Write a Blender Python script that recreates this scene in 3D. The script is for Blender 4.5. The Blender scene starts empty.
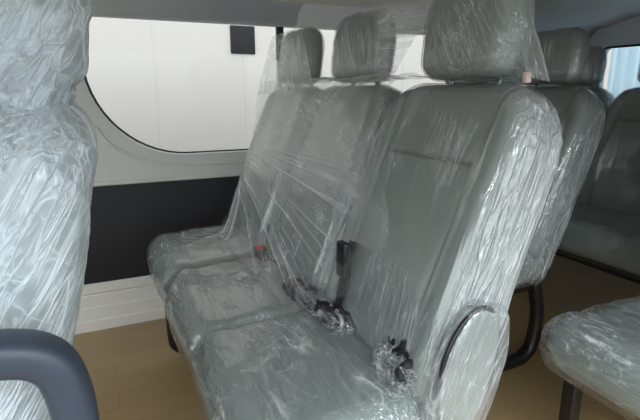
import bpy, math, random
import numpy as np
random.seed(7)
R = math.radians
sc = bpy.context.scene
COL = sc.collection

# ---------------------------------------------------------------- camera, sky, lights, exposure
CAM_Z, YAW, PITCH = 1.0, R(25), math.atan(120 / 490)
cd = bpy.data.cameras.new('camera')
cam = bpy.data.objects.new('camera', cd)
COL.objects.link(cam)
cd.sensor_width = 36
cd.lens = 36 * 490 / 640
cd.clip_start = 0.02
cam.location = (0, 0, CAM_Z)
cam.rotation_euler = (R(90) - PITCH, 0, -YAW)
sc.camera = cam

w = bpy.data.worlds.new('sky')
sc.world = w
w.use_nodes = True
wn = w.node_tree
bg = wn.nodes['Background']
tc = wn.nodes.new('ShaderNodeTexCoord')
sp = wn.nodes.new('ShaderNodeSeparateXYZ')
rmp = wn.nodes.new('ShaderNodeValToRGB')
wn.links.new(tc.outputs['Generated'], sp.inputs[0])
wn.links.new(sp.outputs['Z'], rmp.inputs[0])
wn.links.new(rmp.outputs[0], bg.inputs['Color'])
rmp.color_ramp.elements[0].position = 0.0
rmp.color_ramp.elements[0].color = (0.30, 0.33, 0.35, 1)
rmp.color_ramp.elements[1].position = 0.15
rmp.color_ramp.elements[1].color = (0.88, 0.96, 1.0, 1)
bg.inputs['Strength'].default_value = 2.35


def area(name, loc, rot, sx, sy, power, colour):
    l = bpy.data.lights.new(name, 'AREA')
    l.shape = 'RECTANGLE'
    l.size, l.size_y, l.energy, l.color = sx, sy, power, colour
    o = bpy.data.objects.new(name, l)
    o.location, o.rotation_euler = loc, rot
    COL.objects.link(o)
    return o


area('door_daylight', (-0.4, -1.9, 2.55), (R(55), 0, R(0)), 4.2, 1.4, 95, (0.86, 0.95, 1.0))
area('yard_daylight', (1.6, 3.1, 3.4), (R(40), 0, 0), 5.0, 1.2, 2, (0.97, 0.98, 1.0))

vs = sc.view_settings
vs.view_transform = 'Standard'
vs.look = 'None'
vs.exposure = 0.47
vs.gamma = 1.0
vs.use_curve_mapping = False


# ---------------------------------------------------------------- materials
def srgb(r, g, b):
    return tuple(((c / 255) / 12.92 if c / 255 < 0.04045 else ((c / 255 + 0.055) / 1.055) ** 2.4) for c in (r, g, b)) + (1,)


def mat(name, col, rough=0.5, bump=0.0, scale=60, var=0.0, metallic=0.0, spec=0.5, stretch=(1, 1, 1), bdist=0.002):
    m = bpy.data.materials.new(name)
    m.use_nodes = True
    nt = m.node_tree
    b = nt.nodes['Principled BSDF']
    b.inputs['Roughness'].default_value = rough
    b.inputs['Metallic'].default_value = metallic
    b.inputs['Specular IOR Level'].default_value = spec
    t = nt.nodes.new('ShaderNodeTexCoord')
    mp = nt.nodes.new('ShaderNodeMapping')
    mp.inputs['Scale'].default_value = stretch
    nt.links.new(t.outputs['Object'], mp.inputs[0])
    n = nt.nodes.new('ShaderNodeTexNoise')
    n.inputs['Scale'].default_value = scale
    n.inputs['Detail'].default_value = 5
    nt.links.new(mp.outputs[0], n.inputs['Vector'])
    mx = nt.nodes.new('ShaderNodeMix')
    mx.data_type = 'RGBA'
    mx.inputs[6].default_value = tuple(c * (1 - var) for c in col[:3]) + (1,)
    mx.inputs[7].default_value = tuple(min(1, c * (1 + var)) for c in col[:3]) + (1,)
    nt.links.new(n.outputs[0], mx.inputs[0])
    nt.links.new(mx.outputs[2], b.inputs['Base Color'])
    if bump:
        bp = nt.nodes.new('ShaderNodeBump')
        bp.inputs['Strength'].default_value = bump
        bp.inputs['Distance'].default_value = bdist
        nt.links.new(n.outputs[0], bp.inputs['Height'])
        nt.links.new(bp.outputs[0], b.inputs['Normal'])
    return m


M = {}
M['leather'] = mat('grey_green_vinyl', srgb(124, 133, 129), 0.42, 0.25, 420, 0.06)
_nt = M['leather'].node_tree
_b = _nt.nodes['Principled BSDF']
_src = _b.inputs['Base Color'].links[0].from_socket
_at = _nt.nodes.new('ShaderNodeAttribute')
_at.attribute_name = 'seam'
_mx = _nt.nodes.new('ShaderNodeMix')
_mx.data_type = 'RGBA'
_mx.inputs[7].default_value = srgb(48, 52, 52)
_nt.links.new(_at.outputs['Fac'], _mx.inputs[0])
_nt.links.new(_src, _mx.inputs[6])
_nt.links.new(_mx.outputs[2], _b.inputs['Base Color'])
M['leather_dark'] = mat('dark_panel_vinyl', srgb(24, 23, 29), 0.6, 0.3, 500, 0.08)
M['wall'] = mat('grey_cream_plastic', srgb(208, 207, 202), 0.5, 0.1, 300, 0.03)
M['kick'] = mat('cream_plastic', srgb(216, 214, 207), 0.45, 0.1, 200, 0.04)
M['headliner'] = mat('grey_headliner', srgb(212, 206, 204), 0.85, 0.3, 500, 0.06)
M['header'] = mat('grey_trim_plastic', srgb(205, 206, 210), 0.6, 0.2, 400, 0.05)
M['rubber'] = mat('black_rubber', srgb(28, 29, 30), 0.5)
M['black_metal'] = mat('black_steel', srgb(20, 17, 17), 0.35, spec=0.5)
M['armrest'] = mat('slate_plastic', srgb(50, 58, 72), 0.42, 0.35, 900, 0.05, bdist=0.0008)
M['belt'] = mat('black_webbing', srgb(18, 18, 20), 0.6, 0.5, 800, 0.1)
M['buckle'] = mat('black_plastic', srgb(20, 20, 22), 0.3)
M['red'] = mat('red_button', srgb(200, 40, 30), 0.4)
M['gap_light'] = mat('pale_pink_patch', srgb(215, 190, 185), 0.5)
M['outside'] = mat('painted_outside_wall', srgb(182, 174, 169), 0.8, 0.1, 30, 0.02)
M['dark_hole'] = mat('dark_board', srgb(10, 8, 10), 0.8, 0.2, 20, 0.2)
M['ground'] = mat('concrete_ground', srgb(120, 118, 112), 0.9, 0.3, 30, 0.1)
M['curtain'] = mat('pale_curtain', srgb(190, 200, 202), 0.7, 0.2, 20, 0.1, stretch=(1, 12, 0.3))
_nt = M['curtain'].node_tree
_tl = _nt.nodes.new('ShaderNodeBsdfTranslucent')
_tl.inputs[0].default_value = srgb(215, 228, 235)
_mx = _nt.nodes.new('ShaderNodeMixShader')
_mx.inputs[0].default_value = 0.85
_nt.links.new(_nt.nodes['Principled BSDF'].outputs[0], _mx.inputs[1])
_nt.links.new(_tl.outputs[0], _mx.inputs[2])
_nt.links.new(_mx.outputs[0], _nt.nodes['Material Output'].inputs[0])
M['chrome'] = mat('steel', srgb(170, 170, 172), 0.25, metallic=1.0)


def floor_mat():
    m = mat('wood_vinyl', srgb(164, 137, 97), 0.42, 0.12, 26, 0.18, stretch=(0.35, 5, 1))
    nt = m.node_tree
    b = nt.nodes['Principled BSDF']
    t = nt.nodes.new('ShaderNodeTexCoord')
    br = nt.nodes.new('ShaderNodeTexBrick')
    br.inputs['Scale'].default_value = 1
    br.inputs['Brick Width'].default_value = 0.9
    br.inputs['Row Height'].default_value = 0.09
    br.inputs['Mortar Size'].default_value = 0.0012
    br.inputs['Color1'].default_value = (1, 1, 1, 1)
    br.inputs['Color2'].default_value = (0.92, 0.92, 0.92, 1)
    br.inputs['Mortar'].default_value = (0.7, 0.7, 0.7, 1)
    nt.links.new(t.outputs['Object'], br.inputs['Vector'])
    src = b.inputs['Base Color'].links[0].from_socket
    mx = nt.nodes.new('ShaderNodeMix')
    mx.data_type = 'RGBA'
    mx.blend_type = 'MULTIPLY'
    mx.inputs[0].default_value = 1
    nt.links.new(src, mx.inputs[6])
    nt.links.new(br.outputs[0], mx.inputs[7])
    nt.links.new(mx.outputs[2], b.inputs['Base Color'])
    return m


M['floor'] = floor_mat()


def film(name, milk=0.04, side_light_tint=0.0, crease=0.5, refl=1.0, rot=(0, 0, 0), across=110, along=9, bump=1.1, rough=0.085, tint=(0.93, 0.96, 0.98), crumple=45, cweight=0.6):
    """clear plastic wrap: see-through, glossy by angle, creased and whitened along its creases"""
    m = bpy.data.materials.new(name)
    m.use_nodes = True
    nt = m.node_tree
    nt.nodes.clear()
    N, L = nt.nodes.new, nt.links.new

    def math_(op, x, y=None, z=None, clamp=False):
        n_ = N('ShaderNodeMath')
        n_.operation = op
        n_.use_clamp = clamp
        for i, v in enumerate((x, y, z)):
            if v is None:
                continue
            if isinstance(v, (int, float)):
                n_.inputs[i].default_value = v
            else:
                L(v, n_.inputs[i])
        return n_.outputs[0]

    def ridged(vec, scale, k, dist=0.3, detail=1.0):
        n_ = N('ShaderNodeTexNoise')
        n_.inputs['Scale'].default_value = scale
        n_.inputs['Detail'].default_value = detail
        n_.inputs['Distortion'].default_value = dist
        L(vec, n_.inputs['Vector'])
        d_ = math_('ABSOLUTE', math_('MULTIPLY_ADD', n_.outputs[0], 4.0, -2.0))
        return math_('POWER', math_('SUBTRACT', 1.0, d_, clamp=True), k)

    out = N('ShaderNodeOutputMaterial')
    tcn = N('ShaderNodeTexCoord')
    m0 = N('ShaderNodeMapping')
    m0.inputs['Rotation'].default_value = rot
    L(tcn.outputs['Object'], m0.inputs[0])
    mp = N('ShaderNodeMapping')
    mp.inputs['Scale'].default_value = (across, across, along)
    L(m0.outputs[0], mp.inputs[0])
    streak = ridged(mp.outputs[0], 0.9, 9.0, 0.5, 2.0)
    streak2 = ridged(mp.outputs[0], 0.33, 14.0, 0.8, 1.0)
    crum = ridged(m0.outputs[0], crumple, 11.0, 1.2, 1.0)
    patch = N('ShaderNodeTexNoise')
    patch.inputs['Scale'].default_value = 7
    L(m0.outputs[0], patch.inputs['Vector'])
    pm = math_('MULTIPLY_ADD', patch.outputs[0], 7.0, -3.7, True)
    lo = N('ShaderNodeAttribute')
    lo.attribute_name = 'loose'
    loose = lo.outputs['Fac']
    pm2 = math_('MULTIPLY', math_('ADD', pm, math_('POWER', loose, 2.0), clamp=True), math_('MULTIPLY_ADD', loose, 0.75, 0.25))
    hgt = math_('MULTIPLY', math_('ADD', math_('ADD', streak, math_('MULTIPLY', crum, cweight)), math_('MULTIPLY', streak2, 1.6)), pm2)
    bp = N('ShaderNodeBump')
    bp.inputs['Strength'].default_value = bump
    bp.inputs['Distance'].default_value = 0.004
    L(hgt, bp.inputs['Height'])
    lw = N('ShaderNodeLayerWeight')
    lw.inputs['Blend'].default_value = 0.5
    L(bp.outputs[0], lw.inputs['Normal'])
    fr = math_('MULTIPLY_ADD', math_('POWER', lw.outputs['Facing'], 4.0), 0.8 * refl, 0.12 * refl, True)
    gl = N('ShaderNodeBsdfGlossy')
    gl.inputs['Roughness'].default_value = rough
    L(bp.outputs[0], gl.inputs['Normal'])
    tr = N('ShaderNodeBsdfTransparent')
    tr.inputs[0].default_value = (0.97, 0.98, 0.98, 1)
    m1 = N('ShaderNodeMixShader')
    L(fr, m1.inputs[0])
    L(tr.outputs[0], m1.inputs[1])
    L(gl.outputs[0], m1.inputs[2])
    df = N('ShaderNodeBsdfDiffuse')
    df.inputs[0].default_value = tint + (1,)
    L(bp.outputs[0], df.inputs['Normal'])
    tl = N('ShaderNodeBsdfTranslucent')
    tl.inputs[0].default_value = tint + (1,)
    m2 = N('ShaderNodeMixShader')
    m2.inputs[0].default_value = 0.35
    L(df.outputs[0], m2.inputs[1])
    L(tl.outputs[0], m2.inputs[2])
    at = N('ShaderNodeAttribute')
    at.attribute_name = 'crease'
    fine = math_('MULTIPLY', hgt, math_('MULTIPLY', crease, 1.5))  # white on fine creases: milky folds plus glints put into the colour
    mm = math_('ADD', math_('MULTIPLY_ADD', at.outputs['Fac'], crease, milk), fine, clamp=True)
    mm = math_('MINIMUM', math_('MULTIPLY_ADD', math_('POWER', loose, 3.0), side_light_tint, mm), 0.85)  # side faces whitened, painting in the bright band of daylight
    m3 = N('ShaderNodeMixShader')
    L(mm, m3.inputs[0])
    L(m1.outputs[0], m3.inputs[1])
    L(m2.outputs[0], m3.inputs[2])
    L(m3.outputs[0], out.inputs[0])
    return m


M['film'] = film('clear_plastic_wrap', milk=0.015, crease=0.5, rot=(R(35), 0, 0), along=14)
M['film_side'] = film('clear_plastic_wrap_loose', milk=0.015, side_light_tint=0.36, cweight=0.12, crease=0.5, rot=(0, R(-20), 0), along=11)
M['film_cushion'] = film('crumpled_plastic_wrap', milk=0.01, crease=0.42, rot=(R(90), 0, R(25)), across=70, along=12, crumple=38)
M['film_front'] = film('pale_plastic_wrap', milk=0.36, crease=0.75, rot=(R(12), R(-30), 0), across=85, along=4, rough=0.13, refl=1.5, crumple=22, cweight=0.3, bump=0.6, tint=(0.84, 0.93, 1.0))
M['film_sheet'] = film('stretched_plastic_sheet', milk=0.04, crease=0.6, rot=(R(70), 0, 0), across=120, along=6, bump=0.3, rough=0.2, refl=0.35, tint=(0.98, 0.97, 0.97))
M['film_far'] = film('shaded_row_plastic_wrap', milk=0.0, crease=0.28, bump=1.0, rot=(0, R(-20), 0), across=60, along=8)  # less white for the back rows, their shade put into the film


def glass_mat():
    m = bpy.data.materials.new('window_glass')
    m.use_nodes = True
    nt = m.node_tree
    nt.nodes.clear()
    o = nt.nodes.new('ShaderNodeOutputMaterial')
    t = nt.nodes.new('ShaderNodeBsdfTransparent')
    t.inputs[0].default_value = (0.93, 0.95, 0.94, 1)
    g = nt.nodes.new('ShaderNodeBsdfGlossy')
    g.inputs['Roughness'].default_value = 0.02
    x = nt.nodes.new('ShaderNodeMixShader')
    x.inputs[0].default_value = 0.025
    nt.links.new(t.outputs[0], x.inputs[1])
    nt.links.new(g.outputs[0], x.inputs[2])
    nt.links.new(x.outputs[0], o.inputs[0])
    return m


M['glass'] = glass_mat()


# ---------------------------------------------------------------- mesh helpers
def link(name, verts, faces, material, parent=None, smooth=True, crease=None, loose=None, seam=None):
    me = bpy.data.meshes.new(name)
    me.from_pydata([tuple(map(float, v)) for v in verts], [], [tuple(map(int, f)) for f in faces])
    me.update()
    if smooth:
        me.polygons.foreach_set('use_smooth', [True] * len(me.polygons))
    if crease is not None:
        a = me.attributes.new('crease', 'FLOAT', 'POINT')
        a.data.foreach_set('value', np.asarray(crease, dtype=np.float32))
    if seam is not None:
        a = me.attributes.new('seam', 'FLOAT', 'POINT')
        a.data.foreach_set('value', np.asarray(seam, dtype=np.float32))
    if loose is not None:
        a = me.attributes.new('loose', 'FLOAT', 'POINT')
        a.data.foreach_set('value', np.asarray(loose, dtype=np.float32))
    me.materials.append(material)
    o = bpy.data.objects.new(name, me)
    COL.objects.link(o)
    if parent:
        o.parent = parent
    return o


def thing(name, label, cat, loc=(0, 0, 0), group=None):
    o = bpy.data.objects.new(name, None)
    o.empty_display_size = 0.1
    o.location = loc
    o['label'], o['category'] = label, cat
    if group:
        o['group'] = group
    COL.objects.link(o)
    return o


def struct(o):
    o['kind'] = 'structure'
    return o


def rbox(size, r, step):
    """closed box with rounded edges, evenly gridded"""
    h = np.array(size, float) / 2
    n = np.maximum(2, np.round(np.array(size) / step).astype(int))
    V, F, off = [], [], 0
    for ax in range(3):
        b, c = (ax + 1) % 3, (ax + 2) % 3
        for s in (0, 1):
            I, J = np.meshgrid(np.arange(n[b] + 1), np.arange(n[c] + 1), indexing='ij')
            P = np.zeros(I.shape + (3,), int)
            P[..., ax], P[..., b], P[..., c] = s * n[ax], I, J
            V.append(P.reshape(-1, 3))
            k = np.arange(I.size).reshape(I.shape) + off
            q = np.stack([k[:-1, :-1], k[1:, :-1], k[1:, 1:], k[:-1, 1:]], -1).reshape(-1, 4)
            F.append(q if s else q[:, ::-1])
            off += I.size
    V, F = np.concatenate(V), np.concatenate(F)
    U, inv = np.unique(V, axis=0, return_inverse=True)
    F = inv.reshape(-1)[F]
    q = (U / n * 2 - 1) * h
    c = np.clip(q, -(h - r), h - r)
    d = q - c
    l = np.linalg.norm(d, axis=1, keepdims=True)
    l[l == 0] = 1
    return c + d / l * r, F


def normals(P, F):
    a = np.cross(P[F[:, 2]] - P[F[:, 0]], P[F[:, 3]] - P[F[:, 1]])
    N = np.zeros_like(P)
    for k in range(4):
        np.add.at(N, F[:, k], a)
    l = np.linalg.norm(N, axis=1, keepdims=True)
    l[l == 0] = 1
    return N / l


_rs = np.random.RandomState(11)
_T = _rs.rand(64, 64, 64)


def vn(P):
    """smooth value noise, 0..1"""
    i = np.floor(P).astype(int)
    f = P - i
    f = f * f * (3 - 2 * f)
    out = 0
    for a in (0, 1):
        for b in (0, 1):
            for c in (0, 1):
                wgt = (f[:, 0] if a else 1 - f[:, 0]) * (f[:, 1] if b else 1 - f[:, 1]) * (f[:, 2] if c else 1 - f[:, 2])
                out = out + wgt * _T[(i[:, 0] + a) % 64, (i[:, 1] + b) % 64, (i[:, 2] + c) % 64]
    return out


def ridge(P, k=3):
    return (1 - np.abs(2 * vn(P) - 1)) ** k


def sstep(a, b, x):
    t = np.clip((x - a) / (b - a), 0, 1)
    return t * t * (3 - 2 * t)


def gauss(x, s):
    return np.exp(-(x / s) ** 2)


def aniso(P, d, across, along):
    """coordinates stretched along the unit direction d"""
    d = np.array(d, float)
    d /= np.linalg.norm(d)
    t = P @ d
    perp = P - np.outer(t, d)
    warp = (vn(P * 6 + 9) - 0.5)[:, None] * 0.03
    return (perp + warp) * across + np.outer(t, d) * along


def wrap(name, P, F, material, parent, off=0.004, amp=0.003, d=(0, 0, 1), across=34, along=4, crum=0.002, cscale=22, k=6, bag=0.0, seed=0, loose=0.5, side=1.0):
    """a loose skin of plastic over a padded body; its side faces hang looser than its front"""
    N = normals(P, F)
    Q = P + seed * 3.7
    r1 = ridge(aniso(Q, d, across, along), k)
    r2 = ridge(aniso(Q + 5, d, across * 0.5, along * 0.8), k + 2)
    c = ridge(Q * cscale + 2 * vn(Q * 9)[:, None], 6)
    lo = loose + (side - loose) * sstep(0.5, 0.9, np.abs(N[:, 1]))
    mask = sstep(0.45, 0.75, vn(Q * 7 + 2) + 0.35 * (lo - 0.5))
    h = off + (amp * (0.5 * r1 * mask + r2) + crum * c * mask) * (0.35 + 0.65 * lo) + bag * vn(Q * 5)
    cr = np.clip((0.35 * r1 ** 3 * mask + 0.3 * r2 ** 4 + 0.25 * c ** 3 * mask) * lo, 0, 1)
    return link(name, P + N * h[:, None], F, material, parent, crease=cr, loose=lo)


def rotY(P, a):
    c, s = math.cos(a), math.sin(a)
    X, Y, Z = P[:, 0], P[:, 1], P[:, 2]
    return np.stack([X * c + Z * s, Y, -X * s + Z * c], 1)


def box(name, lo, hi, material, parent=None, r=0.004, step=None):
    size = np.array(hi, float) - np.array(lo)
    c = (np.array(hi, float) + np.array(lo)) / 2
    h = size / 2
    r = min(r, h.min() * 0.98)
    # eight rounded corners, sparse lattice
    xs = [np.array([-a, -a + r * 0.3, -a + r, a - r, a - r * 0.3, a]) for a in h]
    V, F, off = [], [], 0
    for ax in range(3):
        b, d = (ax + 1) % 3, (ax + 2) % 3
        for s in (0, 1):
            I, J = np.meshgrid(range(6), range(6), indexing='ij')
            Pp = np.zeros(I.shape + (3,), int)
            Pp[..., ax], Pp[..., b], Pp[..., d] = s * 5, I, J
            V.append(Pp.reshape(-1, 3))
            kk = np.arange(36).reshape(6, 6) + off
            q = np.stack([kk[:-1, :-1], kk[1:, :-1], kk[1:, 1:], kk[:-1, 1:]], -1).reshape(-1, 4)
            F.append(q if s else q[:, ::-1])
            off += 36
    V, F = np.concatenate(V), np.concatenate(F)
    U, inv = np.unique(V, axis=0, return_inverse=True)
    F = inv.reshape(-1)[F]
    q = np.stack([xs[i][U[:, i]] for i in range(3)], 1)
    cc = np.clip(q, -(h - r), h - r)
    dd = q - cc
    l = np.linalg.norm(dd, axis=1, keepdims=True)
    l[l == 0] = 1
    return link(name, cc + dd / l * r + c, F, material, parent)


def smooth_path(pts, n=6):
    """Catmull-Rom through pts"""
    p = [np.array(q, float) for q in pts]
    p = [2 * p[0] - p[1]] + p + [2 * p[-1] - p[-2]]
    out = []
    for i in range(1, len(p) - 2):
        for j in range(n):
            t = j / n
            out.append(0.5 * (2 * p[i] + (p[i + 1] - p[i - 1]) * t + (2 * p[i - 1] - 5 * p[i] + 4 * p[i + 1] - p[i + 2]) * t * t
                              + (3 * p[i] - p[i - 1] - 3 * p[i + 1] + p[i + 2]) * t ** 3))
    out.append(p[-2])
    return out


def tube(name, pts, rad, material, parent=None, seg=16, closed=False, flat=1.0, up=(0, 1, 0)):
    """sweep of a round (or flattened) section with capped ends"""
    pts = [np.array(q, float) for q in pts]
    n = len(pts)
    V, F = [], []
    prev = None
    for i, q in enumerate(pts):
        a = pts[(i - 1) % n] if (closed or i > 0) else pts[i]
        b = pts[(i + 1) % n] if (closed or i < n - 1) else pts[i]
        t = (b - a) / np.linalg.norm(b - a)
        u = np.array(up, float)
        u = u - t * (u @ t)
        if np.linalg.norm(u) < 1e-3:
            u = prev if prev is not None else np.array([1., 0, 0])
        u /= np.linalg.norm(u)
        prev = u
        v = np.cross(t, u)
        for k in range(seg):
            an = 2 * math.pi * k / seg
            ca, sa = math.cos(an), math.sin(an)
            e = 0.75
            ca, sa = math.copysign(abs(ca) ** e, ca), math.copysign(abs(sa) ** e, sa)
            V.append(q + rad * (u * ca * flat + v * sa))
    m = n if closed else n - 1
    for i in range(m):
        for k in range(seg):
            j = (i + 1) % n
            F.append((i * seg + k, j * seg + k, j * seg + (k + 1) % seg, i * seg + (k + 1) % seg))
    me_faces = F
    if not closed:
        for base, t in ((0, -1), ((n - 1) * seg, 1)):
            V.append(np.mean(V[base:base + seg], axis=0))
            ci = len(V) - 1
            for k in range(seg):
                a, b = base + k, base + (k + 1) % seg
                me_faces.append((a, b, ci) if t < 0 else (b, a, ci))
    return link(name, V, me_faces, material, parent)


def ribbon(name, pts, wdir, width, thick, material, parent):
    """flat strap following pts"""
    pts = smooth_path(pts, 5)
    V, F = [], []
    n = len(pts)
    for i, q in enumerate(pts):
        t = pts[min(i + 1, n - 1)] - pts[max(i - 1, 0)]
        t /= np.linalg.norm(t)
        wv = np.array(wdir[i * (len(wdir) - 1) // max(1, n - 1)] if isinstance(wdir, list) else wdir, float)
        wv = wv - t * (wv @ t)
        wv /= np.linalg.norm(wv)
        nv = np.cross(t, wv)
        for a, b in ((-1, -1), (1, -1), (1, 1), (-1, 1)):
            V.append(q + wv * a * width / 2 + nv * b * thick / 2)
    for i in range(n - 1):
        for k in range(4):
            F.append((i * 4 + k, i * 4 + (k + 1) % 4, i * 4 + 4 + (k + 1) % 4, i * 4 + 4 + k))
    F.append((3, 2, 1, 0))
    F.append(tuple((n - 1) * 4 + k for k in range(4)))
    return link(name, V, F, material, parent, smooth=False)


# ---------------------------------------------------------------- the van: floor, walls, roof, windows
WY = 2.16          # inner face of the window wall
struct(box('floor', (-1.6, -0.2, -0.04), (2.8, WY + 0.04, 0.0), M['floor'], r=0.002))


def rrect(x0, x1, z0, z1, rb, rt, n=14):
    """outline of a rounded opening, anticlockwise in X-Z; rb / rt bottom and top radii"""
    out = []
    for cx, cz, r, a0 in ((x0 + rb, z0 + rb, rb, 180), (x1 - rb, z0 + rb, rb, 270), (x1 - rt, z1 - rt, rt, 0), (x0 + rt, z1 - rt, rt, 90)):
        for k in range(n + 1):
            a = R(a0 + 90 * k / n)
            out.append((cx + r * math.cos(a), cz + r * math.sin(a)))
    return out


def wall_with_hole(name, x0, x1, z0, z1, hole, y, t, material, along='x'):
    """panel with a rounded opening; the outer outline follows the same number of points"""
    cx = sum(p[0] for p in hole) / len(hole)
    cz = sum(p[1] for p in hole) / len(hole)
    outer = []
    for hx, hz in hole:
        dx, dz = hx - cx, hz - cz
        s = min(((x1 - cx) / dx if dx > 0 else (x0 - cx) / dx) if abs(dx) > 1e-6 else 1e9,
                ((z1 - cz) / dz if dz > 0 else (z0 - cz) / dz) if abs(dz) > 1e-6 else 1e9)
        outer.append((cx + dx * s, cz + dz * s))
    for X, Z in ((x0, z0), (x1, z0), (x1, z1), (x0, z1)):
        k = min(range(len(outer)), key=lambda i: (outer[i][0] - X) ** 2 + (outer[i][1] - Z) ** 2)
        outer[k] = (X, Z)
    n = len(hole)
    V, F = [], []
    lip = 0.012
    hin = [(cx + (p[0] - cx) * (1 + lip), cz + (p[1] - cz) * (1 + lip)) for p in hole]
    rings = [(outer, y), (hin, y), (hole, y + lip), (hole, y + t), (outer, y + t)]
    for ring, yy in rings:
        for X, Z in ring:
            V.append((X, yy, Z) if along == 'x' else (yy, X, Z))
    for r_ in range(len(rings)):
        q = (r_ + 1) % len(rings)
        for k in range(n):
            j = (k + 1) % n
            F.append((r_ * n + k, q * n + k, q * n + j, r_ * n + j))
    return struct(link(name, V, F, material, smooth=False))


hole = rrect(0.0, 1.80, 0.735, 1.34, 0.38, 0.10)
wall_with_hole('wall_left', -1.6, 2.75, 0.617, 1.42, hole, WY, 0.05, M['wall'])
# soft ledge under the window and the raised bead of the panel
struct(tube('trim_1', [(x, WY + 0.002, 0.628) for x in (-1.6, 0, 1.4, 2.75)], 0.010, M['wall'], up=(0, 1, 0)))
struct(tube('trim_2', smooth_path([(0.02, WY, 0.86), (0.09, WY, 0.77), (0.24, WY, 0.70), (0.45, WY, 0.684), (1.0, WY, 0.682), (1.7, WY, 0.682)], 6), 0.006, M['wall']))
# black rubber gasket and glass
g = [(x, WY + 0.012, z) for x, z in hole]
win = thing('window_1', 'rounded side window', 'window')
struct(win)
del win['label'], win['category']
tube('gasket', g, 0.005, M['rubber'], win, seg=8, closed=True)
c0 = (0.9, 1.05)
n = len(hole)
link('pane', [(c0[0], WY + 0.022, c0[1])] + [(x, WY + 0.022, z) for x, z in hole], [(0, i + 1, (i + 1) % n + 1) for i in range(n)], M['glass'], win, smooth=False)
box('window_divider', (0.800, WY + 0.005, 1.13), (0.832, WY + 0.03, 1.34), M['rubber'], win)
box('sash_frame', (0.800, WY + 0.008, 0.735), (0.822, WY + 0.03, 1.13), M['chrome'], win)
# dark padded panel and stepped cream kick panel
struct(box('trim_3', (-1.6, WY - 0.006, 0.205), (2.75, WY + 0.04, 0.620), M['leather_dark'], r=0.005))
prof = [(WY + 0.04, 0.0), (WY - 0.022, 0.0), (WY - 0.024, 0.045), (WY - 0.018, 0.050), (WY - 0.018, 0.100), (WY - 0.012, 0.106), (WY - 0.012, 0.155),
        (WY - 0.008, 0.160), (WY - 0.016, 0.168), (WY - 0.016, 0.202), (WY - 0.008, 0.208), (WY + 0.04, 0.208)]


def extrude_x(name, prof, x0, x1, material, smooth=False):
    m = len(prof)
    V = [(x0, y, z) for y, z in prof] + [(x1, y, z) for y, z in prof]
    F = [(i, (i + 1) % m, m + (i + 1) % m, m + i) for i in range(m)]
    F += [tuple(range(m - 1, -1, -1)), tuple(range(m, 2 * m))]
    return struct(link(name, V, F, material, smooth=smooth))


extrude_x('baseboard_left', prof, -1.6, 2.75, M['kick'])
# roof: header trim over the window curving into the headliner
hp = [(WY + 0.02, 1.272), (WY - 0.035, 1.270), (WY - 0.050, 1.276), (WY - 0.058, 1.292), (WY - 0.070, 1.318), (WY - 0.10, 1.342), (WY - 0.17, 1.362), (WY - 0.17, 1.39), (WY + 0.02, 1.39)]
extrude_x('trim_4', hp, -1.6, 0.868, M['header'], True)
extrude_x('trim_5', hp, 0.872, 2.75, M['header'], True)
cp = [(WY - 0.155, 1.352), (WY - 0.30, 1.385), (WY - 0.55, 1.415), (1.2, 1.43), (0.6, 1.425), (0.2, 1.40), (-0.05, 1.36), (-0.2, 1.30), (-0.2, 1.50), (WY + 0.04, 1.50), (WY + 0.04, 1.37)]
extrude_x('ceiling', cp, -1.6, 2.75, M['headliner'], True)
# rear wall with its window
rh = rrect(1.3, 2.015, 0.80, 1.238, 0.06, 0.04, 8)
wall_with_hole('wall_rear', -0.2, WY + 0.05, 0.0, 1.50, rh, 2.75, 0.05, M['header'], along='y')
w2 = thing('window_2', 'x', 'x')
struct(w2)
del w2['label'], w2['category']
tube('gasket', [(2.755, y, z) for y, z in rh], 0.007, M['rubber'], w2, seg=8, closed=True, up=(1, 0, 0))
link('pane', [(2.77, 1.6, 1.0)] + [(2.77, y, z) for y, z in rh], [(0, i + 1, (i + 1) % len(rh) + 1) for i in range(len(rh))], M['glass'], w2, smooth=False)
# wall behind the photographer: unseen rear quarter, length and window sized for the light on back rows and floor
wall_with_hole('wall_right', 1.6, 2.75, 0.0, 1.42, rrect(2.3, 2.6, 0.94, 1.18, 0.08, 0.08), -0.2, -0.05, M['wall'])
struct(box('wall_front', (-1.65, -0.2, -0.04), (-1.6, WY + 0.05, 0.75), M['wall']))

# ---------------------------------------------------------------- outside
struct(box('ground', (-6, -6, -0.6), (9, 8, -0.5), M['ground']))
ow = thing('outside_wall', 'pale painted building wall seen through the side window', 'wall', (0, 4.25, -0.5))
box('wall_panel', (-5, 0, 0), (8, 0.2, 4.2), M['outside'], ow, r=0.01)
for x in (-1.0, 0.53, 1.27, 2.9, 4.5):
    box('batten', (x - 0.010, -0.004, 0), (x + 0.010, 0.01, 4.2), M['outside'], ow)
ob = box('wall_vent', (1.150, 4.235, 1.300), (1.362, 4.252, 1.525), M['dark_hole'])
ob['label'] = 'small square dark vent on the pale wall outside the window'
ob['category'] = 'vent'
cur = []
ys = np.linspace(0.3, 2.02, 120)
V = [(2.84 + 0.012 * math.sin(y * 95) + 0.006 * math.sin(y * 41), y, z) for z in (0.7, 1.3) for y in ys]
F = [(i, i + 1, 121 + i, 120 + i) for i in range(119)]
cu = link('window_curtain', V, F, M['curtain'])
so = cu.modifiers.new('thickness', 'SOLIDIFY')
so.thickness = 0.002
cu['label'] = 'pale pleated curtain hanging across the rear window'
cu['category'] = 'curtain'

# ---------------------------------------------------------------- seats
LEAN = R(20)


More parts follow.
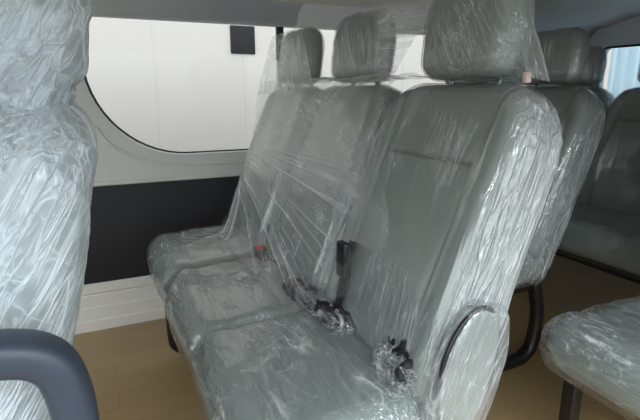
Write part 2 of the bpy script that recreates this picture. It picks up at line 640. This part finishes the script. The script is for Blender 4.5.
def backrest_body(step, width=0.446, seed=0, seams=True):
    """padded backrest in its own frame: x thickness (front negative), y width, z height 0..0.66"""
    P, F = rbox((0.138, width, 0.665), 0.052, step)
    x, y, z = P[:, 0].copy(), P[:, 1].copy(), P[:, 2].copy()
    front = sstep(0.0, -0.05, x)
    t = z / 0.3325                                   # -1 bottom .. 1 top
    x *= 1 - 0.12 * sstep(0.2, 1, t)
    sidef = np.abs(y) / (width / 2)
    # rounded shoulders
    z -= 0.045 * sstep(0.55, 1.0, sidef) ** 1.5 * sstep(0.5, 1.0, t)
    y *= 1 - 0.05 * sstep(0.6, 1, t) - 0.03 * sstep(0.2, 1, -t)
    # bolsters, lumbar
    x -= front * 0.012 * gauss(sidef - 0.85, 0.16)
    x -= front * 0.008 * gauss(t + 0.2, 0.45) * (1 - sstep(0.5, 0.8, sidef))
    x += front * 0.03 * sstep(0.55, 1.0, -t)
    seam = np.zeros_like(x)
    if seams:
        for s in (-1, 1):
            sx = 0.138 + 0.012 * t
            x += front * (0.006 * gauss(y - s * sx, 0.005) - 0.004 * gauss(y - s * (sx + 0.010), 0.006))
            seam = np.maximum(seam, 0.6 * front * gauss(y - s * sx, 0.003))
        inner = 1 - sstep(0.130, 0.140, np.abs(y))
        zs = z - 0.165 - 0.02 * (y / 0.14) ** 2 * 0
        x += front * inner * (0.005 * gauss(zs, 0.0035) - 0.002 * gauss(zs - 0.010, 0.008))
        seam = np.maximum(seam, 0.7 * front * inner * gauss(zs, 0.003))
        # side-face piping
        side = sstep(0.85, 0.97, sidef) * (1 - sstep(0.6, 1, np.abs(t)))
    P = np.stack([x, y, z + 0.3325], 1)
    if not seams:
        return P, F
    return P, F, seam


def head_body(step, width=0.255, height=0.185, thick=0.080):
    P, F = rbox((thick, width, height), 0.037, step)
    x, y, z = P[:, 0].copy(), P[:, 1].copy(), P[:, 2].copy()
    t = z / (height / 2)
    y *= 1 - 0.12 * sstep(0.1, 1, t) - 0.03 * sstep(0, 1, -t)
    x *= 1 - 0.15 * sstep(0.2, 1, t)
    x += 0.004 * np.clip(1 - (y / (width * 0.45)) ** 2, 0, 1) * np.sign(x) * 0.8
    return np.stack([x, y, z], 1), F


def cushion_body(width, depth, thick, step, pads):
    """seat cushion: x depth (front negative), y width, z thickness, with creases between pads"""
    P, F = rbox((depth, width, thick), 0.058, step)
    x, y, z = P[:, 0].copy(), P[:, 1].copy(), P[:, 2].copy()
    top = sstep(0.0, thick / 2 - 0.01, z)
    u = x / (depth / 2)
    pw = width / pads
    ph = ((y + width / 2) / pw) % 1.0
    edge = np.minimum(ph, 1 - ph) * pw
    inside = (np.abs(y) < width / 2 - pw * 0.5).astype(float) if pads > 1 else np.zeros_like(y)
    z += top * (0.010 * np.cos(u * 1.5) - 0.008)
    z -= top * inside * 0.012 * gauss(edge, 0.016)
    z += top * 0.008 * np.sin(np.clip(ph, 0, 1) * math.pi) * (1 - 0.5 * sstep(0.4, 1, np.abs(u)))
    # raised front roll with a seam behind it
    z += top * 0.008 * gauss(u + 0.72, 0.16) - top * 0.001 * gauss(u + 0.52, 0.02)
    x -= 0.012 * gauss(u + 1, 0.3) * np.sin(np.clip(ph, 0, 1) * math.pi)
    return np.stack([x, y, z], 1), F


def place_back(P, X, Y, Z=0.378, lean=LEAN):
    return rotY(P, lean) + np.array([X, Y, Z])


def bench(label, x0, centres, step, film_step, group=None, first=False):
    """row of seats; x0 is the X of the backrest foot, centres the Y of each place"""
    root = thing('bench_seat', label, 'seat', (x0, centres[0], 0), group)
    base = np.array(root.location)
    sw = 0.446
    body, BF, SM = backrest_body(step, sw - 0.004)
    bodyf, BFf = backrest_body(film_step, sw - 0.004, seams=False)
    hd, HF = head_body(step)
    hdf, HFf = head_body(film_step)
    for i, cy in enumerate(centres):
        P = place_back(body, x0, cy) - base
        b = link('backrest', P, BF, M['leather'], root, seam=SM)
        near = (i == 0)
        Pf = place_back(bodyf, x0, cy) - base
        wrap('plastic_wrap', Pf, BFf, M['film_side' if first else 'film_far'], b, d=(0.36, 0.05, 1), seed=i + x0, loose=0.12 if near else 0.2)
        hc = np.array([x0 + 0.208, cy, 1.114])
        hP = rotY(hd, R(6)) + hc - base
        h = link('headrest', hP, HF, M['leather'], root)
        hPf = rotY(hdf, R(6)) + hc - base
        wrap('plastic_wrap', hPf, HFf, M['film' if first else 'film_far'], h, d=(0.1, 0.5, 1), along=8, seed=i + 4 + x0, loose=0.45, side=0.5)
        for s in (-1, 1):
            tube('headrest_post', [tuple(np.array([x0 + 0.210, cy + s * 0.07, 0.96]) - base), tuple(np.array([x0 + 0.224, cy + s * 0.07, 1.06]) - base)], 0.006, M['chrome'], h, seg=8)
    y0, y1 = min(centres) - sw / 2 + 0.005, max(centres) + sw / 2 - 0.015
    cb, CF = cushion_body(y1 - y0, 0.41, 0.130, step * 1.3, len(centres))
    cc = np.array([x0 - 0.143, (y0 + y1) / 2, 0.404])
    P = rotY(cb, R(-3)) + cc - base
    c = link('cushion', P, CF, M['leather'], root)
    cbf, CFf = cushion_body(y1 - y0, 0.415, 0.135, film_step, len(centres))
    # the wrap hangs lower than the cushion along the front
    low = cbf[:, 2] < -0.02
    cbf[low, 2] -= 0.008
    P = rotY(cbf, R(-3)) + cc - base
    wrap('plastic_wrap', P, CFf, M['film_cushion' if first else 'film_far'], c, amp=0.004, d=(0.5, 1, 0), across=26, along=6, crum=0.003, seed=9 + x0, loose=0.42)
    # pan under the cushion and sled legs
    box('seat_frame', (-0.31, y0 + 0.06 - centres[0], 0.30), (0.06, y1 - 0.06 - centres[0], 0.335), M['black_metal'], root)
    for yy in (y0 + 0.07, y1 - 0.15):
        Y = yy - centres[0]
        pts = smooth_path([(-0.30, Y, 0.31), (-0.298, Y, 0.10), (-0.285, Y, 0.055), (-0.23, Y, 0.028), (-0.14, Y, 0.024), (0.0, Y, 0.024), (0.05, Y, 0.036), (0.085, Y, 0.08), (0.095, Y, 0.20), (0.06, Y, 0.34)], 6)
        tube('leg', pts, 0.023, M['black_metal'], root, seg=12)
    return root


CEN = [0.812, 1.258, 1.704]
b1 = bench('grey bench seat for three in plastic wrap, nearest the open door, beside the side window', 0.51, CEN, 0.004, 0.0042, first=True)
b2 = bench('two-place plastic-wrapped bench directly behind the nearest bench', 1.34, [1.325, 1.771], 0.009, 0.006)
b3 = bench('shaded rearmost plastic-wrapped bench in front of the curtained rear window', 2.10, [0.91, 1.355, 1.80], 0.011, 0.007)
O1 = np.array(b1.location)


def rel(*p):
    return tuple(np.array(p, float) - O1)


# recliner cover on the near side of the front bench, under its own wrinkled plastic
P, F = rbox((0.115, 0.030, 0.23), 0.0145, 0.006)
P[:, 0] *= np.sqrt(np.clip(1 - (P[:, 2] / 0.13) ** 2, 0.05, 1))
P = rotY(P, R(14)) + np.array([0.55, 0.583, 0.53]) - O1
rc = link('recliner_cover', P, F, M['leather'], b1)
P2, F2 = rbox((0.145, 0.038, 0.29), 0.018, 0.004)
P2[:, 0] *= np.sqrt(np.clip(1 - (P2[:, 2] / 0.165) ** 2, 0.1, 1))
P2 = rotY(P2, R(16)) + np.array([0.55, 0.583, 0.505]) - O1
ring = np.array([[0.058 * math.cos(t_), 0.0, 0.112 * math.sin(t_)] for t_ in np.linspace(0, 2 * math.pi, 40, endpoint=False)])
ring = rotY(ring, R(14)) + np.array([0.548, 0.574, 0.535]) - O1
tube('recliner_shade_ring', list(ring), 0.0042, M['buckle'], rc, seg=8, closed=True)  # added black ring stands in for the shaded gap round the cover
wrap('plastic_wrap', P2, F2, M['film_side'], rc, off=0.001, amp=0.004, d=(0.3, 0, 1), crum=0.002, seed=3, loose=0.5, side=0.6)

# lap belts bunched in the fold between cushion and back
bx = lambda name, lo, hi, m, par, r=0.005: box(name, rel(*lo), rel(*hi), m, par, r)
sb = ribbon('seat_belt', [rel(0.520, 0.935, 0.665), rel(0.497, 0.93, 0.60), rel(0.487, 0.93, 0.55), rel(0.475, 0.95, 0.50), rel(0.44, 0.98, 0.482)], (0.15, 1, 0), 0.040, 0.003, M['belt'], b1)
box('belt_buckle', rel(0.484, 0.912, 0.585), rel(0.502, 0.952, 0.668), M['buckle'], sb)


def bundle(pts, rad, seed):
    """webbing bunched up: a kinked, creased flattened roll"""
    p = smooth_path(pts, 8)
    o = tube('seat_belt', p, rad, M['belt'], b1, seg=22, flat=1.5, up=(0, 0.4, 1))
    me = o.data
    P_ = np.array([v.co[:] for v in me.vertices])
    ctr = P_ + seed
    n1 = ridge(ctr * np.array([60, 60, 60]), 2) - 0.4
    n2 = vn(ctr * 25) - 0.5
    F_ = [tuple(q.vertices) for q in me.polygons]
    cen = np.array(p)
    for i in range(len(P_)):
        j = np.argmin(((cen - P_[i]) ** 2).sum(1))
        dv = P_[i] - cen[j]
        me.vertices[i].co = P_[i] + dv * float(0.7 * n1[i] + 0.9 * n2[i])
    me.update()
    return o


bundle([rel(0.46, 1.18, 0.468), rel(0.45, 1.10, 0.478), rel(0.468, 1.03, 0.480), rel(0.455, 0.96, 0.484), rel(0.485, 0.90, 0.486), rel(0.50, 0.86, 0.478)], 0.017, 1.0)
bundle([rel(0.52, 0.735, 0.500), rel(0.505, 0.70, 0.490), rel(0.50, 0.665, 0.492), rel(0.49, 0.64, 0.476)], 0.023, 4.0)
P3, F3 = rbox((0.105, 0.125, 0.085), 0.04, 0.0035)
wrap('plastic_wrap', P3 + np.array([0.503, 0.685, 0.485]) - O1, F3, M['film_cushion'], b1, off=0.0, amp=0.006, d=(1, 1, 0.4), across=50, along=14, crum=0.010, cscale=42, seed=8, loose=1)
P3, F3 = rbox((0.075, 0.33, 0.060), 0.028, 0.0035)
wrap('plastic_wrap', rotY(P3, R(0)) + np.array([0.470, 1.03, 0.480]) - O1, F3, M['film_cushion'], b1, off=0.0, amp=0.005, d=(1, 1, 0.4), across=50, along=14, crum=0.006, cscale=40, seed=12, loose=0.8)
sb2 = ribbon('seat_belt', [rel(0.51, 1.50, 0.56), rel(0.49, 1.46, 0.50), rel(0.47, 1.40, 0.48), rel(0.47, 1.30, 0.475), rel(0.47, 1.22, 0.48)], (0.4, 1, 0.2), 0.045, 0.003, M['belt'], b1)
bk = box('belt_buckle', rel(0.445, 1.42, 0.478), rel(0.485, 1.485, 0.502), M['buckle'], sb2)
box('release_button', rel(0.452, 1.445, 0.499), rel(0.480, 1.475, 0.507), M['red'], bk)

# stretched sheet over the two far places: over the fronts of the backs, down across the crease onto the cushion
path = [(0.748, 1.012), (0.680, 1.022), (0.648, 1.002), (0.612, 0.93), (0.572, 0.82), (0.530, 0.70), (0.488, 0.60), (0.445, 0.53), (0.41, 0.49), (0.385, 0.485)]
pp = smooth_path([(a, 0, b) for a, b in path], 30)
pp = np.array(pp)[:, [0, 2]]
seg = np.concatenate([[0], np.cumsum(np.linalg.norm(np.diff(pp, axis=0), axis=1))])
nv = 300
vv = np.linspace(0, seg[-1], nv)
px_, pz_ = np.interp(vv, seg, pp[:, 0]), np.interp(vv, seg, pp[:, 1])
nu = 330
uu = np.linspace(0, 1, nu)
Uq, Vq = np.meshgrid(uu, vv, indexing='ij')
Xq = np.interp(Vq, vv, px_)
Zq = np.interp(Vq, vv, pz_)
tq = Vq / seg[-1]
far = 1.935 - 0.16 * sstep(0.1, 0.55, tq)
nearY = 0.955 - 0.16 * sstep(0.3, 0.7, tq) + 0.20 * sstep(0.76, 1.0, tq) + 0.03 * np.sin(tq * 9)
Yq = far + (nearY - far) * Uq
# local sheet coordinates (metres): a across from the far side, b down
A, B = (1.935 - Yq), Vq
z0_ = np.zeros(A.size)
ga, gb = -0.28, 0.33                       # the gather by the window wall
ang = np.arctan2((B - gb).ravel(), (A - ga).ravel())
rad = np.hypot((B - gb).ravel(), (A - ga).ravel())
fan = ridge(np.stack([ang * 62 + 20, rad * 1.2, z0_ + 3], 1), 7)
fmask = sstep(-0.06, 0.03, ang) * (1 - sstep(0.34, 0.42, ang)) * sstep(0.12, 0.2, A.ravel()) * (1 - sstep(0.8, 1.08, A.ravel()))
fmask = fmask * sstep(0.1, 0.4, vn(np.stack([ang * 22, rad * 1.5, z0_], 1)))
ang2 = np.arctan2((B - 0.26).ravel(), (A + 0.02).ravel())
fan2 = ridge(np.stack([ang2 * 38 + 20, B.ravel() * 1.5, z0_ + 8], 1), 6)
f2 = sstep(0.5, 0.8, ang2) * sstep(0.33, 0.40, B.ravel())
dg = (A.ravel() + B.ravel() * 0.9)
dl = (A.ravel() - B.ravel() * 0.9)
diag = ridge(np.stack([dg * 42, dl * 3, z0_ + 1], 1), 4)
dmask = (1 - sstep(0.10, 0.24, B.ravel())) * sstep(0.45, 0.7, vn(np.stack([A.ravel() * 9, B.ravel() * 5, z0_], 1)))
hz = ridge(np.stack([B.ravel() * 60 + A.ravel() * 12, A.ravel() * 5, z0_ + 5], 1), 4) * sstep(0.16, 0.26, B.ravel()) * (1 - sstep(0.5, 0.8, A.ravel())) * (1 - sstep(0.38, 0.5, B.ravel())) * 0.25
hh = 0.006 * fan * fmask + 0.007 * fan2 * f2 + 0.006 * diag * dmask + 0.003 * hz + 0.004 * vn(np.stack([A.ravel() * 8, B.ravel() * 8, z0_], 1))
crs = 0.44 * (1 - sstep(0.34, 0.44, B.ravel())) * (1 - sstep(0.80, 0.98, Uq.ravel())) * sstep(0.0, 0.03, Uq.ravel()) + 0.9 * fan ** 2 * fmask + 0.75 * fan2 ** 2 * f2 + 0.6 * diag ** 2 * dmask + 0.35 * hz
Pq = np.stack([Xq.ravel(), Yq.ravel(), Zq.ravel()], 1)
kk = np.arange(nu * nv).reshape(nu, nv)
FQ = np.stack([kk[:-1, :-1], kk[:-1, 1:], kk[1:, 1:], kk[1:, :-1]], -1).reshape(-1, 4)
Nq = normals(Pq, FQ)
if Nq[:, 0].mean() > 0:
    FQ = FQ[:, ::-1]
    Nq = -Nq
Pq = Pq + Nq * (0.010 + hh)[:, None]
link('plastic_sheet', Pq - O1, FQ, M['film_sheet'], b1, crease=np.clip(crs, 0, 1), loose=np.full(len(Pq), 0.05))


def tent(name, corners, material, parent, nfold, seed, sag=0.01, base=O1, nu=70, nv=60, amp=0.004):
    """taut film between four corners with straight folds running from edge ab to edge dc"""
    a, b, c, d = [np.array(q, float) for q in corners]
    u, v = np.meshgrid(np.linspace(0, 1, nu), np.linspace(0, 1, nv), indexing='ij')
    u3, v3 = u[..., None], v[..., None]
    P = (a * (1 - u3) + b * u3) * (1 - v3) + (d * (1 - u3) + c * u3) * v3
    fd = ridge(np.stack([u.ravel() * nfold, v.ravel() * 1.5, np.zeros(u.size) + seed], 1), 4)
    P = P.reshape(-1, 3)
    k_ = np.arange(nu * nv).reshape(nu, nv)
    F = np.stack([k_[:-1, :-1], k_[1:, :-1], k_[1:, 1:], k_[:-1, 1:]], -1).reshape(-1, 4)
    N = normals(P, F)
    edge = np.sin(u.ravel() * math.pi) * np.sin(v.ravel() * math.pi)
    P = P + N * (amp * fd + sag * edge)[:, None]
    return link(name, P - base, F, material, parent, crease=0.22 + 0.55 * fd ** 2)


# film pulled from the middle headrest up to the near headrest, open below
tent('plastic_sheet', [(0.69, 1.20, 1.02), (0.69, 1.21, 1.20), (0.715, 0.935, 1.19), (0.69, 1.07, 1.02)], M['film_sheet'], b1, 12, 2, sag=0.0, amp=0.002)
tent('plastic_sheet', [(0.69, 1.17, 1.12), (0.70, 1.24, 1.21), (0.72, 0.90, 1.212), (0.70, 0.93, 1.12)], M['film_sheet'], b1, 14, 5, sag=0.0, amp=0.002)
# film from the far headrest down over the shoulders
tent('plastic_sheet', [(0.66, 1.85, 1.195), (0.645, 1.53, 1.20), (0.63, 1.40, 1.005), (0.62, 1.93, 0.98)], M['film_sheet'], b1, 16, 7, sag=-0.005, amp=0.002)
# pinched film beside the near headrest
tent('plastic_sheet', [(0.70, 0.70, 1.17), (0.735, 0.70, 1.17), (0.765, 0.655, 1.015), (0.72, 0.67, 1.025)], M['film_side'], b1, 9, 9)
bx('headrest_light_patch', (0.725, 0.672, 1.012), (0.738, 0.684, 1.032), M['gap_light'], b1, 0.003)  # added pale block stands in for a light patch in the headrest gap


# ---------------------------------------------------------------- front seat at the left edge, with its armrest
fs = thing('front_seat', 'plastic-wrapped single seat with a dark armrest, closest to the camera', 'seat', (-0.27, 0.86, 0))
OF = np.array(fs.location)
fb, FF, SM = backrest_body(0.006, 0.46)
fb[:, 0] *= 1.15
fb[:, 0] *= 1.0
P = place_back(fb, -0.228, 0.86, 0.342, R(15)) - OF
fbk = link('backrest', P, FF, M['leather'], fs)
fbf, FFf = backrest_body(0.0038, 0.47, seams=False)
fbf[:, 0] *= 1.18
P = place_back(fbf, -0.228, 0.86, 0.345, R(15)) - OF
wrap('plastic_wrap', P, FFf, M['film_front'], fbk, off=0.003, amp=0.005, d=(0.45, -0.2, 1), across=26, along=2, crum=0.001, bag=0.004, seed=1, loose=0.6)
hb, HF = head_body(0.006, 0.29, 0.22, 0.13)
hc = np.array([-0.068, 0.85, 1.14])
P = rotY(hb, R(8)) + hc - OF
fh = link('headrest', P, HF, M['leather'], fs)
hb, HF = head_body(0.0036, 0.31, 0.245, 0.150)
P = rotY(hb, R(8)) + hc - OF
wrap('plastic_wrap', P, HF, M['film_front'], fh, off=0.004, amp=0.006, d=(1, 0.2, 0.6), across=30, along=8, crum=0.004, bag=0.006, seed=2, loose=0.75)
nb, NF = rbox((0.125, 0.33, 0.20), 0.05, 0.004)
wrap('plastic_wrap', rotY(nb, R(10)) + np.array([-0.085, 0.86, 1.01]) - OF, NF, M['film_front'], fh, off=0.0, amp=0.007, d=(1, 0.3, 0.3), across=36, along=6, crum=0.006, seed=5, loose=1)
for s in (-1, 1):
    tube('headrest_post', [tuple(np.array([-0.10, 0.86 + s * 0.07, 0.95]) - OF), tuple(np.array([-0.095, 0.86 + s * 0.07, 1.06]) - OF)], 0.007, M['chrome'], fh, seg=8)
cb, CF = cushion_body(0.46, 0.46, 0.15, 0.010, 1)
P = cb + np.array([-0.44, 0.86, 0.37]) - OF
cu_ = link('cushion', P, CF, M['leather'], fs)
cb, CF = cushion_body(0.475, 0.475, 0.165, 0.006, 1)
wrap('plastic_wrap', cb + np.array([-0.44, 0.86, 0.37]) - OF, CF, M['film_front'], cu_, amp=0.006)
box('pedestal', tuple(np.array([-0.62, 0.68, 0.0]) - OF), tuple(np.array([-0.22, 1.04, 0.30]) - OF), M['black_metal'], fs, 0.02)
AY = 0.555
ap = smooth_path([(-0.42, AY, 0.56), (-0.43, AY, 0.66), (-0.40, AY, 0.712), (-0.33, AY, 0.722), (-0.20, AY, 0.724), (-0.12, AY, 0.722), (-0.078, AY, 0.705), (-0.062, AY, 0.665), (-0.058, AY, 0.60), (-0.062, AY, 0.50), (-0.085, AY, 0.44)], 8)
ar = tube('armrest', [np.array(q) + np.array([0.012, 0, 0.012]) - OF for q in ap], 0.0235, M['armrest'], fs, seg=24, flat=1.15)
box('armrest_bracket', tuple(np.array([-0.47, AY - 0.012, 0.40]) - OF), tuple(np.array([-0.07, 0.64, 0.47]) - OF), M['armrest'], ar, 0.012)

# ---------------------------------------------------------------- single aisle seat at the right edge
ss = thing('aisle_seat', 'light grey wrapped single seat on a square black leg, across the aisle', 'seat', (1.2, 0.60, 0))
OS = np.array(ss.location)
cb, CF = cushion_body(0.43, 0.47, 0.13, 0.007, 1)
P = cb + np.array([1.238, 0.60, 0.365]) - OS
c1 = link('cushion', P, CF, M['leather'], ss)
cb, CF = cushion_body(0.44, 0.48, 0.145, 0.0045, 1)
wrap('plastic_wrap', cb + np.array([1.238, 0.60, 0.362]) - OS, CF, M['film_cushion'], c1, amp=0.003, d=(0.6, 1, 0.4), along=8, seed=6, loose=0.5)
sbk, SF, SM = backrest_body(0.009, 0.43)
P = place_back(sbk, 1.50, 0.60, 0.40) - OS
b_ = link('backrest', P, SF, M['leather'], ss)
sbk, SF = backrest_body(0.006, 0.435, seams=False)
wrap('plastic_wrap', place_back(sbk, 1.50, 0.60, 0.40) - OS, SF, M['film_side'], b_, loose=0.6)
hb, HF = head_body(0.009)
h_ = link('headrest', rotY(hb, R(12)) + np.array([1.745, 0.60, 1.13]) - OS, HF, M['leather'], ss)
for s in (-1, 1):
    tube('headrest_post', [tuple(np.array([1.725, 0.60 + s * 0.07, 0.98]) - OS), tuple(np.array([1.74, 0.60 + s * 0.07, 1.08]) - OS)], 0.006, M['chrome'], h_, seg=8)
for x, y in ((1.06, 0.735), (1.06, 0.465), (1.40, 0.735), (1.40, 0.465)):
    box('leg', tuple(np.array([x - 0.018, y - 0.018, 0]) - OS), tuple(np.array([x + 0.018, y + 0.018, 0.32]) - OS), M['black_metal'], ss, 0.004)
